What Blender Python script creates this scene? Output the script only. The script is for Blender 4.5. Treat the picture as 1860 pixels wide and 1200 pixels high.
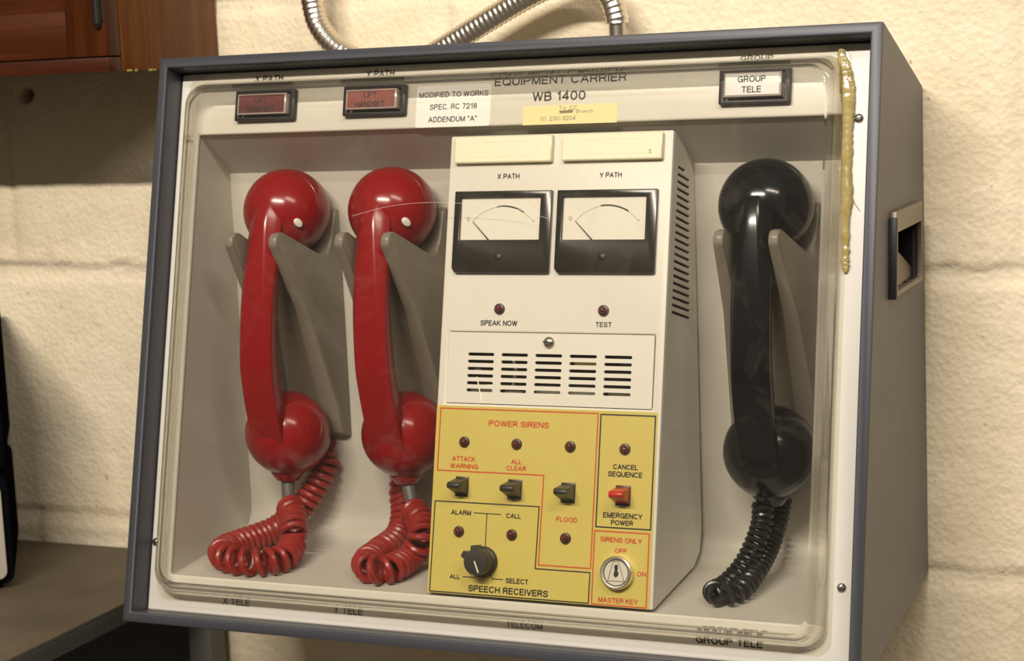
import bpy, bmesh, math, random
import numpy as np
from mathutils import Vector, Matrix, Euler
from mathutils.geometry import tessellate_polygon

for o_ in list(bpy.data.objects):
    bpy.data.objects.remove(o_)
SC = bpy.context.scene
COL = SC.collection
random.seed(7)
RNG = np.random.RandomState(5)

# ------------------------------------------------------------------ camera
cam_d = bpy.data.cameras.new('camera')
cam = bpy.data.objects.new('camera', cam_d)
COL.objects.link(cam)
cam_d.sensor_fit = 'HORIZONTAL'
cam_d.sensor_width = 36.0
cam_d.lens = 3300.0 / 1860.0 * 36.0
cam_d.clip_start = 0.05
cam_d.clip_end = 50
cam.location = (0.4986, -1.2677, 0.2006)
cam.rotation_mode = 'XYZ'
cam.rotation_euler = (1.4292, 0.0439, 0.4021)
cam_d.dof.use_dof = True
cam_d.dof.focus_distance = 1.20
cam_d.dof.aperture_fstop = 11.0
SC.camera = cam

# ------------------------------------------------------------------ view, world, lamps
SC.view_settings.view_transform = 'Standard'
SC.view_settings.look = 'None'
SC.view_settings.gamma = 1.0
SC.view_settings.use_curve_mapping = False
SC.view_settings.exposure = 0.0

WARM = (1.0, 0.925, 0.86)
world = bpy.data.worlds.new('room_world')
SC.world = world
world.use_nodes = True
wn = world.node_tree.nodes
wl_ = world.node_tree.links
wn.clear()
w_out = wn.new('ShaderNodeOutputWorld')
w_bg = wn.new('ShaderNodeBackground')
w_tc = wn.new('ShaderNodeTexCoord')
w_sep = wn.new('ShaderNodeSeparateXYZ')
w_mr = wn.new('ShaderNodeMapRange')
w_mr.inputs['From Min'].default_value = -1
w_mr.inputs['From Max'].default_value = 1
w_rmp = wn.new('ShaderNodeValToRGB')
cr = w_rmp.color_ramp
cr.elements[0].position = 0.0
cr.elements[0].color = (0.012, 0.009, 0.006, 1)
cr.elements[1].position = 1.0
cr.elements[1].color = (0.28, 0.25, 0.20, 1)
e_ = cr.elements.new(0.38)
e_.color = (0.040, 0.031, 0.021, 1)
e_ = cr.elements.new(0.50)
e_.color = (0.165, 0.140, 0.108, 1)
wl_.new(w_tc.outputs['Generated'], w_sep.inputs[0])
wl_.new(w_sep.outputs['Z'], w_mr.inputs['Value'])
wl_.new(w_mr.outputs[0], w_rmp.inputs[0])
wl_.new(w_rmp.outputs[0], w_bg.inputs['Color'])
w_bg.inputs['Strength'].default_value = 1.0
wl_.new(w_bg.outputs[0], w_out.inputs['Surface'])

def area_light(name, loc, target, sx, sy, power, color):
    d = bpy.data.lights.new(name, 'AREA')
    d.shape = 'RECTANGLE'
    d.size = sx
    d.size_y = sy
    d.energy = power
    d.color = color
    o = bpy.data.objects.new(name, d)
    COL.objects.link(o)
    o.location = loc
    dr = Vector(target) - Vector(loc)
    # keep local X along world X (tube runs parallel to the wall)
    z = -dr.normalized()
    x = Vector((1, 0, 0))
    x = (x - z * x.dot(z)).normalized()
    y = z.cross(x)
    o.rotation_euler = Matrix((x, y, z)).transposed().to_euler()
    return o

area_light('fluorescent_tube', (0.02, -1.75, 1.20), (0.0, 0.0, 0.05), 1.00, 0.04, 45.0, WARM)
area_light('far_tube', (1.02, -1.31, 1.33), (0.05, 0.0, 0.1), 0.90, 0.03, 12.5, WARM)

# ------------------------------------------------------------------ cabinet frame of reference
CW, CH = 0.53, 0.4087
FO = Vector((-0.265, -0.2273, -0.1756))
FU = Vector((1, 0, 0))
FV = Vector((0, 0.2383, 0.9712)).normalized()
FN = FU.cross(FV)
FM = Matrix.Translation(FO) @ Matrix((FU, FV, FN)).transposed().to_4x4()
def F(u, v, w):
    return FO + FU * u + FV * v + FN * w
def W_(x, y, z):
    return Vector((x, y, z))

# ------------------------------------------------------------------ materials
MATS = {}
def mat(name, color, rough=0.5, metal=0.0, bump=None, spec=0.5, coat=0.0, var=None, trans=0.0, sss=0.0):
    m = bpy.data.materials.new(name)
    m.use_nodes = True
    nt = m.node_tree
    b = nt.nodes['Principled BSDF']
    b.inputs['Base Color'].default_value = (*color, 1)
    b.inputs['Roughness'].default_value = rough
    b.inputs['Metallic'].default_value = metal
    b.inputs['Specular IOR Level'].default_value = spec
    b.inputs['Coat Weight'].default_value = coat
    b.inputs['Coat Roughness'].default_value = 0.08
    b.inputs['Transmission Weight'].default_value = trans
    if sss:
        b.inputs['Subsurface Weight'].default_value = sss
        b.inputs['Subsurface Radius'].default_value = (0.004, 0.003, 0.0015)
    tc = nt.nodes.new('ShaderNodeTexCoord')
    if var:
        sc, amt, c2 = var
        n = nt.nodes.new('ShaderNodeTexNoise')
        n.inputs['Scale'].default_value = sc
        n.inputs['Detail'].default_value = 6
        n.inputs['Roughness'].default_value = 0.65
        mr = nt.nodes.new('ShaderNodeMapRange')
        mr.inputs['From Min'].default_value = 0.35
        mr.inputs['From Max'].default_value = 0.75
        mr.inputs['To Max'].default_value = amt
        mx = nt.nodes.new('ShaderNodeMix')
        mx.data_type = 'RGBA'
        mx.inputs[6].default_value = (*color, 1)
        mx.inputs[7].default_value = (*c2, 1)
        nt.links.new(tc.outputs['Object'], n.inputs['Vector'])
        nt.links.new(n.outputs['Fac'], mr.inputs['Value'])
        nt.links.new(mr.outputs[0], mx.inputs[0])
        nt.links.new(mx.outputs[2], b.inputs['Base Color'])
    if bump:
        sc, st, dist = bump
        n = nt.nodes.new('ShaderNodeTexNoise')
        n.inputs['Scale'].default_value = sc
        n.inputs['Detail'].default_value = 3
        bp = nt.nodes.new('ShaderNodeBump')
        bp.inputs['Strength'].default_value = st
        bp.inputs['Distance'].default_value = dist
        nt.links.new(tc.outputs['Object'], n.inputs['Vector'])
        nt.links.new(n.outputs['Fac'], bp.inputs['Height'])
        nt.links.new(bp.outputs[0], b.inputs['Normal'])
    MATS[name] = m
    return m

mat('rim_paint', (0.046, 0.046, 0.053), 0.42, bump=(1400, 0.14, 0.0006), spec=0.5)
mat('case_paint', (0.150, 0.142, 0.142), 0.5, bump=(1400, 0.18, 0.0006), var=(30, 0.5, (0.12, 0.105, 0.095)))
mat('cream', (0.66, 0.625, 0.54), 0.38, var=(25, 0.30, (0.59, 0.54, 0.43)))
mat('tray_cream', (0.56, 0.53, 0.46), 0.45, var=(18, 0.45, (0.48, 0.44, 0.365)))
mat('console_cream', (0.73, 0.70, 0.615), 0.42, var=(22, 0.25, (0.68, 0.63, 0.53)))
mat('cradle_grey', (0.225, 0.198, 0.155), 0.38, var=(30, 0.4, (0.19, 0.16, 0.12)))
mat('leg_lit', (0.13, 0.125, 0.105), 0.5)  # lighter than the table steel: light on the leg put into its colour
mat('red_plastic', (0.265, 0.005, 0.007), 0.20, spec=0.5, var=(40, 0.5, (0.21, 0.005, 0.006)))
mat('red_cord', (0.30, 0.022, 0.016), 0.34, var=(60, 0.6, (0.20, 0.014, 0.010)))
mat('black_plastic', (0.005, 0.005, 0.006), 0.16, spec=0.5)
mat('black_cord', (0.011, 0.010, 0.010), 0.28)
mat('sleeve_grey', (0.10, 0.09, 0.085), 0.45)
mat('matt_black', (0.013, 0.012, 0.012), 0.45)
mat('meter_black', (0.022, 0.020, 0.016), 0.22, spec=0.5)
mat('switch_black', (0.030, 0.028, 0.022), 0.38)
mat('switch_red', (0.50, 0.022, 0.014), 0.30)
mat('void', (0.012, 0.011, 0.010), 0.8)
mat('dial_white', (0.95, 0.935, 0.91), 0.5)
mat('paper_white', (0.84, 0.82, 0.77), 0.55)
mat('paper_cream', (0.86, 0.80, 0.60), 0.4)
mat('holder_clear', (0.80, 0.74, 0.52), 0.15, spec=0.6)
mat('tape_yellow', (0.80, 0.70, 0.33), 0.45)
mat('panel_yellow', (0.60, 0.49, 0.115), 0.42, var=(45, 0.4, (0.55, 0.435, 0.095)))
mat('ink', (0.018, 0.016, 0.014), 0.5)
mat('ink_red', (0.56, 0.085, 0.022), 0.5)
mat('ink_faint', (0.22, 0.19, 0.14), 0.6)
mat('ink_soft', (0.10, 0.085, 0.065), 0.6)
mat('led_body', (0.035, 0.014, 0.014), 0.35)
mat('led_red', (0.09, 0.006, 0.008), 0.12, coat=0.6)
mat('lens_red', (0.145, 0.052, 0.048), 0.22, coat=0.3, var=(120, 0.7, (0.09, 0.026, 0.024)))
mat('lens_pink', (0.26, 0.095, 0.080), 0.22, coat=0.4, var=(120, 0.6, (0.19, 0.06, 0.05)))
mat('lens_white', (0.58, 0.56, 0.53), 0.2, coat=0.4)
mat('lens_edge', (0.42, 0.36, 0.32), 0.12, coat=0.5)
mat('chrome', (0.88, 0.85, 0.78), 0.30, metal=1.0)
mat('steel', (0.52, 0.47, 0.40), 0.30, metal=1.0)
mat('conduit_steel', (0.72, 0.66, 0.55), 0.30, metal=1.0)
mat('handle_metal', (0.24, 0.19, 0.15), 0.40, metal=0.6)
mat('lock_face', (0.72, 0.68, 0.57), 0.4, metal=0.3)
mat('white_plastic', (0.80, 0.77, 0.68), 0.35)
mat('glue', (0.29, 0.215, 0.065), 0.14, spec=0.6, var=(90, 0.9, (0.46, 0.38, 0.16)))
mat('pcb', (0.05, 0.045, 0.03), 0.6)
mat('wire_white', (0.65, 0.62, 0.55), 0.4)
mat('table_metal', (0.040, 0.042, 0.040), 0.5, bump=(300, 0.3, 0.001))
mat('box_black', (0.004, 0.004, 0.005), 0.9, spec=0.0)
mat('box_cream', (0.42, 0.37, 0.29), 0.5)
mat('iron', (0.035, 0.03, 0.025), 0.4, metal=0.7)
mat('paint_fleck', (0.42, 0.37, 0.08), 0.6)

def wood(name, c1, c2, axis, rough=0.38):
    m = bpy.data.materials.new(name)
    m.use_nodes = True
    nt = m.node_tree
    b = nt.nodes['Principled BSDF']
    b.inputs['Roughness'].default_value = rough
    b.inputs['Specular IOR Level'].default_value = 0.18
    tc = nt.nodes.new('ShaderNodeTexCoord')
    mp = nt.nodes.new('ShaderNodeMapping')
    s = [1.0, 1.0, 1.0]
    s[axis] = 0.06
    mp.inputs['Scale'].default_value = s
    n = nt.nodes.new('ShaderNodeTexNoise')
    n.inputs['Scale'].default_value = 110
    n.inputs['Detail'].default_value = 7
    n.inputs['Roughness'].default_value = 0.6
    n.inputs['Distortion'].default_value = 0.6
    cr = nt.nodes.new('ShaderNodeValToRGB')
    cr.color_ramp.elements[0].position = 0.32
    cr.color_ramp.elements[0].color = (*c1, 1)
    cr.color_ramp.elements[1].position = 0.70
    cr.color_ramp.elements[1].color = (*c2, 1)
    L = nt.links.new
    L(tc.outputs['Object'], mp.inputs[0])
    L(mp.outputs[0], n.inputs['Vector'])
    L(n.outputs['Fac'], cr.inputs[0])
    L(cr.outputs[0], b.inputs['Base Color'])
    MATS[name] = m
wood('wood_upright', (0.085, 0.024, 0.0045), (0.170, 0.056, 0.0100), 2)
wood('wood_door', (0.034, 0.0080, 0.0018), (0.085, 0.022, 0.0045), 2)
wood('wood_rail', (0.032, 0.0070, 0.0018), (0.072, 0.0175, 0.0040), 0)

def wall_material():
    m = bpy.data.materials.new('painted_block')
    m.use_nodes = True
    nt = m.node_tree
    L = nt.links.new
    b = nt.nodes['Principled BSDF']
    b.inputs['Roughness'].default_value = 0.55
    b.inputs['Specular IOR Level'].default_value = 0.3
    tc = nt.nodes.new('ShaderNodeTexCoord')
    n = nt.nodes.new('ShaderNodeTexNoise')
    n.inputs['Scale'].default_value = 9
    n.inputs['Detail'].default_value = 8
    n.inputs['Roughness'].default_value = 0.7
    cr = nt.nodes.new('ShaderNodeValToRGB')
    cr.color_ramp.elements[0].position = 0.33
    cr.color_ramp.elements[0].color = (0.75, 0.63, 0.41, 1)
    cr.color_ramp.elements[1].position = 0.56
    cr.color_ramp.elements[1].color = (0.82, 0.71, 0.50, 1)
    # sparse dark specks
    n2 = nt.nodes.new('ShaderNodeTexNoise')
    n2.inputs['Scale'].default_value = 150
    n2.inputs['Detail'].default_value = 4
    mr = nt.nodes.new('ShaderNodeMapRange')
    mr.inputs['From Min'].default_value = 0.685
    mr.inputs['From Max'].default_value = 0.77
    mr.inputs['To Max'].default_value = 0.75
    mx = nt.nodes.new('ShaderNodeMix')
    mx.data_type = 'RGBA'
    mx.inputs[7].default_value = (0.20, 0.14, 0.06, 1)
    # grime attribute written per vertex: dirt lodged in the mortar lines and the screw hole
    at = nt.nodes.new('ShaderNodeAttribute')
    at.attribute_name = 'grime'
    mx2 = nt.nodes.new('ShaderNodeMix')
    mx2.data_type = 'RGBA'
    mx2.inputs[7].default_value = (0.03, 0.02, 0.010, 1)
    n3 = nt.nodes.new('ShaderNodeTexNoise')
    n3.inputs['Scale'].default_value = 300
    n3.inputs['Detail'].default_value = 5
    n4 = nt.nodes.new('ShaderNodeTexVoronoi')
    n4.inputs['Scale'].default_value = 210
    ad = nt.nodes.new('ShaderNodeMath')
    ad.operation = 'ADD'
    bp = nt.nodes.new('ShaderNodeBump')
    bp.inputs['Strength'].default_value = 0.42
    bp.inputs['Distance'].default_value = 0.0014
    for q in (n, n2, n3, n4):
        L(tc.outputs['Object'], q.inputs['Vector'])
    L(n.outputs['Fac'], cr.inputs[0])
    L(cr.outputs[0], mx.inputs[6])
    L(n2.outputs['Fac'], mr.inputs['Value'])
    L(mr.outputs[0], mx.inputs[0])
    L(mx.outputs[2], mx2.inputs[6])
    L(at.outputs['Fac'], mx2.inputs[0])
    L(mx2.outputs[2], b.inputs['Base Color'])
    L(n3.outputs['Fac'], ad.inputs[0])
    L(n4.outputs['Distance'], ad.inputs[1])
    L(ad.outputs[0], bp.inputs['Height'])
    L(bp.outputs[0], b.inputs['Normal'])
    MATS['painted_block'] = m
wall_material()

def cover_material():
    """clear acrylic: straight-through light plus Fresnel gloss, with dusty scuffs"""
    m = bpy.data.materials.new('clear_acrylic')
    m.use_nodes = True
    nt = m.node_tree
    nt.nodes.clear()
    L = nt.links.new
    out = nt.nodes.new('ShaderNodeOutputMaterial')
    tr = nt.nodes.new('ShaderNodeBsdfTransparent')
    tr.inputs[0].default_value = (0.975, 0.965, 0.935, 1)
    gl = nt.nodes.new('ShaderNodeBsdfGlossy')
    gl.inputs['Roughness'].default_value = 0.06
    df = nt.nodes.new('ShaderNodeBsdfDiffuse')
    df.inputs[0].default_value = (0.55, 0.50, 0.40, 1)
    lw = nt.nodes.new('ShaderNodeLayerWeight')
    lw.inputs['Blend'].default_value = 0.5
    pw = nt.nodes.new('ShaderNodeMath')
    pw.operation = 'POWER'
    pw.inputs[1].default_value = 5.0
    fr = nt.nodes.new('ShaderNodeMapRange')
    fr.inputs['To Min'].default_value = 0.035
    fr.inputs['To Max'].default_value = 0.75
    L(lw.outputs['Facing'], pw.inputs[0])
    L(pw.outputs[0], fr.inputs['Value'])
    tc = nt.nodes.new('ShaderNodeTexCoord')
    n = nt.nodes.new('ShaderNodeTexNoise')
    n.inputs['Scale'].default_value = 22
    n.inputs['Detail'].default_value = 7
    n.inputs['Roughness'].default_value = 0.7
    n.inputs['Distortion'].default_value = 1.5
    mr = nt.nodes.new('ShaderNodeMapRange')
    mr.inputs['From Min'].default_value = 0.52
    mr.inputs['From Max'].default_value = 0.85
    mr.inputs['To Max'].default_value = 0.035
    m1 = nt.nodes.new('ShaderNodeMixShader')
    m2 = nt.nodes.new('ShaderNodeMixShader')
    L(tc.outputs['Object'], n.inputs['Vector'])
    L(n.outputs['Fac'], mr.inputs['Value'])
    L(mr.outputs[0], m1.inputs[0])
    L(tr.outputs[0], m1.inputs[1])
    L(df.outputs[0], m1.inputs[2])
    L(fr.outputs[0], m2.inputs[0])
    L(m1.outputs[0], m2.inputs[1])
    L(gl.outputs[0], m2.inputs[2])
    L(m2.outputs[0], out.inputs[0])
    MATS['clear_acrylic'] = m
cover_material()

def cover_edge_material():
    """the bent walls of the cover: the same acrylic, thick enough to bend what lies behind"""
    m = bpy.data.materials.new('acrylic_bend')
    m.use_nodes = True
    nt = m.node_tree
    nt.nodes.clear()
    out = nt.nodes.new('ShaderNodeOutputMaterial')
    tr = nt.nodes.new('ShaderNodeBsdfTransparent')
    tr.inputs[0].default_value = (0.95, 0.93, 0.87, 1)
    gl = nt.nodes.new('ShaderNodeBsdfGlass')
    gl.inputs['IOR'].default_value = 1.49
    gl.inputs['Roughness'].default_value = 0.02
    gl.inputs['Color'].default_value = (0.97, 0.955, 0.91, 1)
    mx = nt.nodes.new('ShaderNodeMixShader')
    mx.inputs[0].default_value = 0.85
    nt.links.new(tr.outputs[0], mx.inputs[1])
    nt.links.new(gl.outputs[0], mx.inputs[2])
    nt.links.new(mx.outputs[0], out.inputs[0])
    MATS['acrylic_bend'] = m
cover_edge_material()

def lino_material():
    m = bpy.data.materials.new('ribbed_lino')
    m.use_nodes = True
    nt = m.node_tree
    L = nt.links.new
    b = nt.nodes['Principled BSDF']
    b.inputs['Roughness'].default_value = 0.5
    tc = nt.nodes.new('ShaderNodeTexCoord')
    w = nt.nodes.new('ShaderNodeTexWave')
    w.wave_type = 'BANDS'
    w.bands_direction = 'X'
    w.inputs['Scale'].default_value = 95
    n = nt.nodes.new('ShaderNodeTexNoise')
    n.inputs['Scale'].default_value = 14
    n.inputs['Detail'].default_value = 6
    cr = nt.nodes.new('ShaderNodeValToRGB')
    cr.color_ramp.elements[0].position = 0.3
    cr.color_ramp.elements[0].color = (0.130, 0.100, 0.060, 1)
    cr.color_ramp.elements[1].position = 0.7
    cr.color_ramp.elements[1].color = (0.215, 0.165, 0.098, 1)
    bp = nt.nodes.new('ShaderNodeBump')
    bp.inputs['Strength'].default_value = 0.9
    bp.inputs['Distance'].default_value = 0.002
    L(tc.outputs['Object'], w.inputs['Vector'])
    L(tc.outputs['Object'], n.inputs['Vector'])
    L(n.outputs['Fac'], cr.inputs[0])
    mx = nt.nodes.new('ShaderNodeMix')
    mx.data_type = 'RGBA'
    mx.blend_type = 'MULTIPLY'
    mx.inputs[0].default_value = 0.5
    L(cr.outputs[0], mx.inputs[6])
    L(w.outputs['Color'], mx.inputs[7])
    L(mx.outputs[2], b.inputs['Base Color'])
    L(w.outputs['Fac'], bp.inputs['Height'])
    L(bp.outputs[0], b.inputs['Normal'])
    MATS['ribbed_lino'] = m
lino_material()
mat('floor_concrete', (0.16, 0.13, 0.10), 0.7, var=(6, 0.6, (0.11, 0.09, 0.07)))

# ------------------------------------------------------------------ mesh builder
class MB:
    """collects shapes in world space; build() links them as ONE mesh object"""
    def __init__(self, fmap=W_):
        self.v = []
        self.f = []
        self.mi = []
        self.mats = []
        self.map = fmap
    def m(self, name):
        if name not in self.mats:
            self.mats.append(name)
        return self.mats.index(name)
    def add(self, verts, faces, mname):
        o = len(self.v)
        k = self.m(mname)
        self.v += [self.map(*p) for p in verts]
        for fc in faces:
            self.f.append([o + i for i in fc])
            self.mi.append(k)
        return self
    def bm_add(self, bm, mname):
        bm.verts.index_update()
        self.add([tuple(v.co) for v in bm.verts], [[v.index for v in f.verts] for f in bm.faces], mname)
        bm.free()
        return self
    def box(self, a, b, mname, bev=0.0, seg=2):
        bm = bmesh.new()
        x0, y0, z0 = a
        x1, y1, z1 = b
        vs = [bm.verts.new(p) for p in ((x0,y0,z0),(x1,y0,z0),(x1,y1,z0),(x0,y1,z0),(x0,y0,z1),(x1,y0,z1),(x1,y1,z1),(x0,y1,z1))]
        for q in ((3,2,1,0),(4,5,6,7),(0,1,5,4),(1,2,6,5),(2,3,7,6),(3,0,4,7)):
            bm.faces.new([vs[i] for i in q])
        if bev:
            bmesh.ops.bevel(bm, geom=bm.edges[:], offset=bev, segments=seg, profile=0.5, affect='EDGES')
        return self.bm_add(bm, mname)
    def prism(self, outer, holes, h0, h1, mname, axes=(0, 1, 2), bev=0.0, seg=2):
        """extrude a 2D outline with holes; axes = where (x, y, h) go"""
        loops = [list(outer)] + [list(h) for h in holes]
        flat = [p for lp in loops for p in lp]
        n = len(flat)
        def place(p, h):
            r = [0, 0, 0]
            r[axes[0]], r[axes[1]], r[axes[2]] = p[0], p[1], h
            return tuple(r)
        bm = bmesh.new()
        lo = [bm.verts.new(place(p, h0)) for p in flat]
        hi = [bm.verts.new(place(p, h1)) for p in flat]
        if holes:
            tris = tessellate_polygon([[Vector((p[0], p[1], 0)) for p in lp] for lp in loops])
            for t in tris:
                try:
                    bm.faces.new([hi[i] for i in t])
                    bm.faces.new([lo[i] for i in reversed(t)])
                except ValueError:
                    pass
        else:
            bm.faces.new(hi)
            bm.faces.new(list(reversed(lo)))
        o = 0
        for lp in loops:
            k = len(lp)
            for i in range(k):
                j = (i + 1) % k
                bm.faces.new((lo[o + i], lo[o + j], hi[o + j], hi[o + i]))
            o += k
        bmesh.ops.recalc_face_normals(bm, faces=bm.faces[:])
        if bev:
            es = [e for e in bm.edges if len(e.link_faces) == 2 and e.calc_face_angle(0) > 0.6]
            bmesh.ops.bevel(bm, geom=es, offset=bev, segments=seg, profile=0.5, affect='EDGES')
        return self.bm_add(bm, mname)
    def lathe(self, prof, M, mname, n=32):
        """prof = [(r, z)] revolved about local Z of M"""
        vs, fs, rings = [], [], []
        for r, z in prof:
            if r < 1e-7:
                rings.append([len(vs)])
                vs.append(tuple(M @ Vector((0, 0, z))))
            else:
                rings.append(list(range(len(vs), len(vs) + n)))
                for i in range(n):
                    a = 2 * math.pi * i / n
                    vs.append(tuple(M @ Vector((r * math.cos(a), r * math.sin(a), z))))
        for A, B in zip(rings, rings[1:]):
            for i in range(n):
                j = (i + 1) % n
                if len(A) == 1 and len(B) == 1:
                    continue
                if len(A) == 1:
                    fs.append((A[0], B[j], B[i]))
                elif len(B) == 1:
                    fs.append((A[i], A[j], B[0]))
                else:
                    fs.append((A[i], A[j], B[j], B[i]))
        return self.add(vs, fs, mname)
    def tube(self, path, rad, mname, n=12, caps=True):
        """circle swept along a path; rad is a number or a list"""
        P = [Vector(p) for p in path]
        if not hasattr(rad, '__len__'):
            rad = [rad] * len(P)
        T = []
        for i in range(len(P)):
            a = P[max(i - 1, 0)]
            b = P[min(i + 1, len(P) - 1)]
            T.append((b - a).normalized())
        nrm = T[0].orthogonal().normalized()
        vs, fs = [], []
        for i, p in enumerate(P):
            nrm = (nrm - T[i] * nrm.dot(T[i])).normalized()
            bi = T[i].cross(nrm)
            for k in range(n):
                a = 2 * math.pi * k / n
                vs.append(tuple(p + (nrm * math.cos(a) + bi * math.sin(a)) * rad[i]))
        for i in range(len(P) - 1):
            for k in range(n):
                j = (k + 1) % n
                fs.append((i*n + k, i*n + j, (i+1)*n + j, (i+1)*n + k))
        if caps:
            fs.append(tuple(reversed(range(n))))
            fs.append(tuple((len(P)-1)*n + k for k in range(n)))
        return self.add(vs, fs, mname)
    def text(self, s, cx, cy, w, h, z, mname, bold=0.0):
        """plain sans capitals drawn as constant-width strokes in the (x, y) plane of the map"""
        strokes, x = [], 0.0
        for ch in s:
            if ch == ' ':
                x += 0.42
                continue
            gw, gs = glyph(ch)
            for st in gs:
                strokes.append([(p[0] + x, p[1]) for p in st])
            x += gw + 0.27
        x -= 0.27
        t = h * (0.125 + bold)
        sx = (w - t) / x
        sy = (h - t)
        for st in strokes:
            pts = [(cx - (w - t) / 2 + p[0] * sx, cy - h / 2 + t / 2 + p[1] * sy) for p in st]
            closed = len(pts) > 2 and abs(pts[0][0] - pts[-1][0]) + abs(pts[0][1] - pts[-1][1]) < 1e-7
            if closed:
                pts = pts[:-1]
            else:
                for i, j in ((0, 1), (-1, -2)):
                    d = Vector(pts[i]) - Vector(pts[j])
                    d = d.normalized() * t * 0.32
                    pts[i] = (pts[i][0] + d.x, pts[i][1] + d.y)
            self.line(pts, t, z, mname, closed=closed)
        return self
    def line(self, pts, width, z, mname, closed=True):
        """a printed rule of given width through the points"""
        n = len(pts)
        hw = width / 2
        L, R = [], []
        for i in range(n):
            p = Vector(pts[i])
            if closed or 0 < i < n - 1:
                a = (p - Vector(pts[i - 1])).normalized()
                b = (Vector(pts[(i + 1) % n]) - p).normalized()
            elif i == 0:
                a = b = (Vector(pts[1]) - p).normalized()
            else:
                a = b = (p - Vector(pts[i - 1])).normalized()
            na = Vector((-a.y, a.x))
            nb = Vector((-b.y, b.x))
            mm = (na + nb)
            mm = mm / max(mm.dot(na), 0.2) * hw if mm.length > 1e-6 else na * hw
            L.append((p.x + mm.x, p.y + mm.y, z))
            R.append((p.x - mm.x, p.y - mm.y, z))
        vs = L + R
        fs = []
        for i in range(n if closed else n - 1):
            j = (i + 1) % n
            fs.append((i, n + i, n + j, j))
        return self.add(vs, fs, mname)
    def build(self, name, parent=None, sharp=35):
        root = parent
        while root is not None and root.parent is not None:
            root = root.parent
        inv = root.matrix_world.inverted() if root is not None else Matrix.Identity(4)
        me = bpy.data.meshes.new(name)
        me.from_pydata([tuple(inv @ Vector(p)) for p in self.v], [], self.f)
        for k in self.mats:
            me.materials.append(MATS[k])
        me.polygons.foreach_set('material_index', self.mi)
        bm = bmesh.new()
        bm.from_mesh(me)
        bmesh.ops.recalc_face_normals(bm, faces=bm.faces[:])
        bm.to_mesh(me)
        bm.free()
        me.polygons.foreach_set('use_smooth', [True] * len(me.polygons))
        me.set_sharp_from_angle(angle=math.radians(sharp))
        me.update()
        o = bpy.data.objects.new(name, me)
        COL.objects.link(o)
        if parent is not None:
            o.parent = parent
        return o

def _arc(cx, cy, rx, ry, a0, a1, n=14):
    return [(cx + rx * math.cos(math.radians(a0 + (a1 - a0) * i / n)), cy + ry * math.sin(math.radians(a0 + (a1 - a0) * i / n))) for i in range(n + 1)]
def _sp(P, n=5):
    """spline through points"""
    Q = [Vector(p) for p in P]
    Q = [Q[0] * 2 - Q[1]] + Q + [Q[-1] * 2 - Q[-2]]
    out = []
    for i in range(1, len(Q) - 2):
        a, b, c, d = Q[i-1:i+3]
        for k in range(n):
            t = k / n
            v = 0.5 * ((2*b) + (c - a)*t + (2*a - 5*b + 4*c - d)*t*t + (3*b - a - 3*c + d)*t**3)
            out.append((v.x, v.y))
    return out + [tuple(P[-1])]
_S = _sp([(.60, .77), (.53, .93), (.31, 1.0), (.09, .93), (.02, .76), (.11, .59), (.32, .51), (.53, .42), (.62, .25), (.54, .07), (.31, 0), (.08, .07), (0, .25)])
_P = [(0, 0), (0, 1), (.34, 1)] + _arc(.34, .735, .28, .265, 90, -90) + [(0, .47)]
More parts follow.
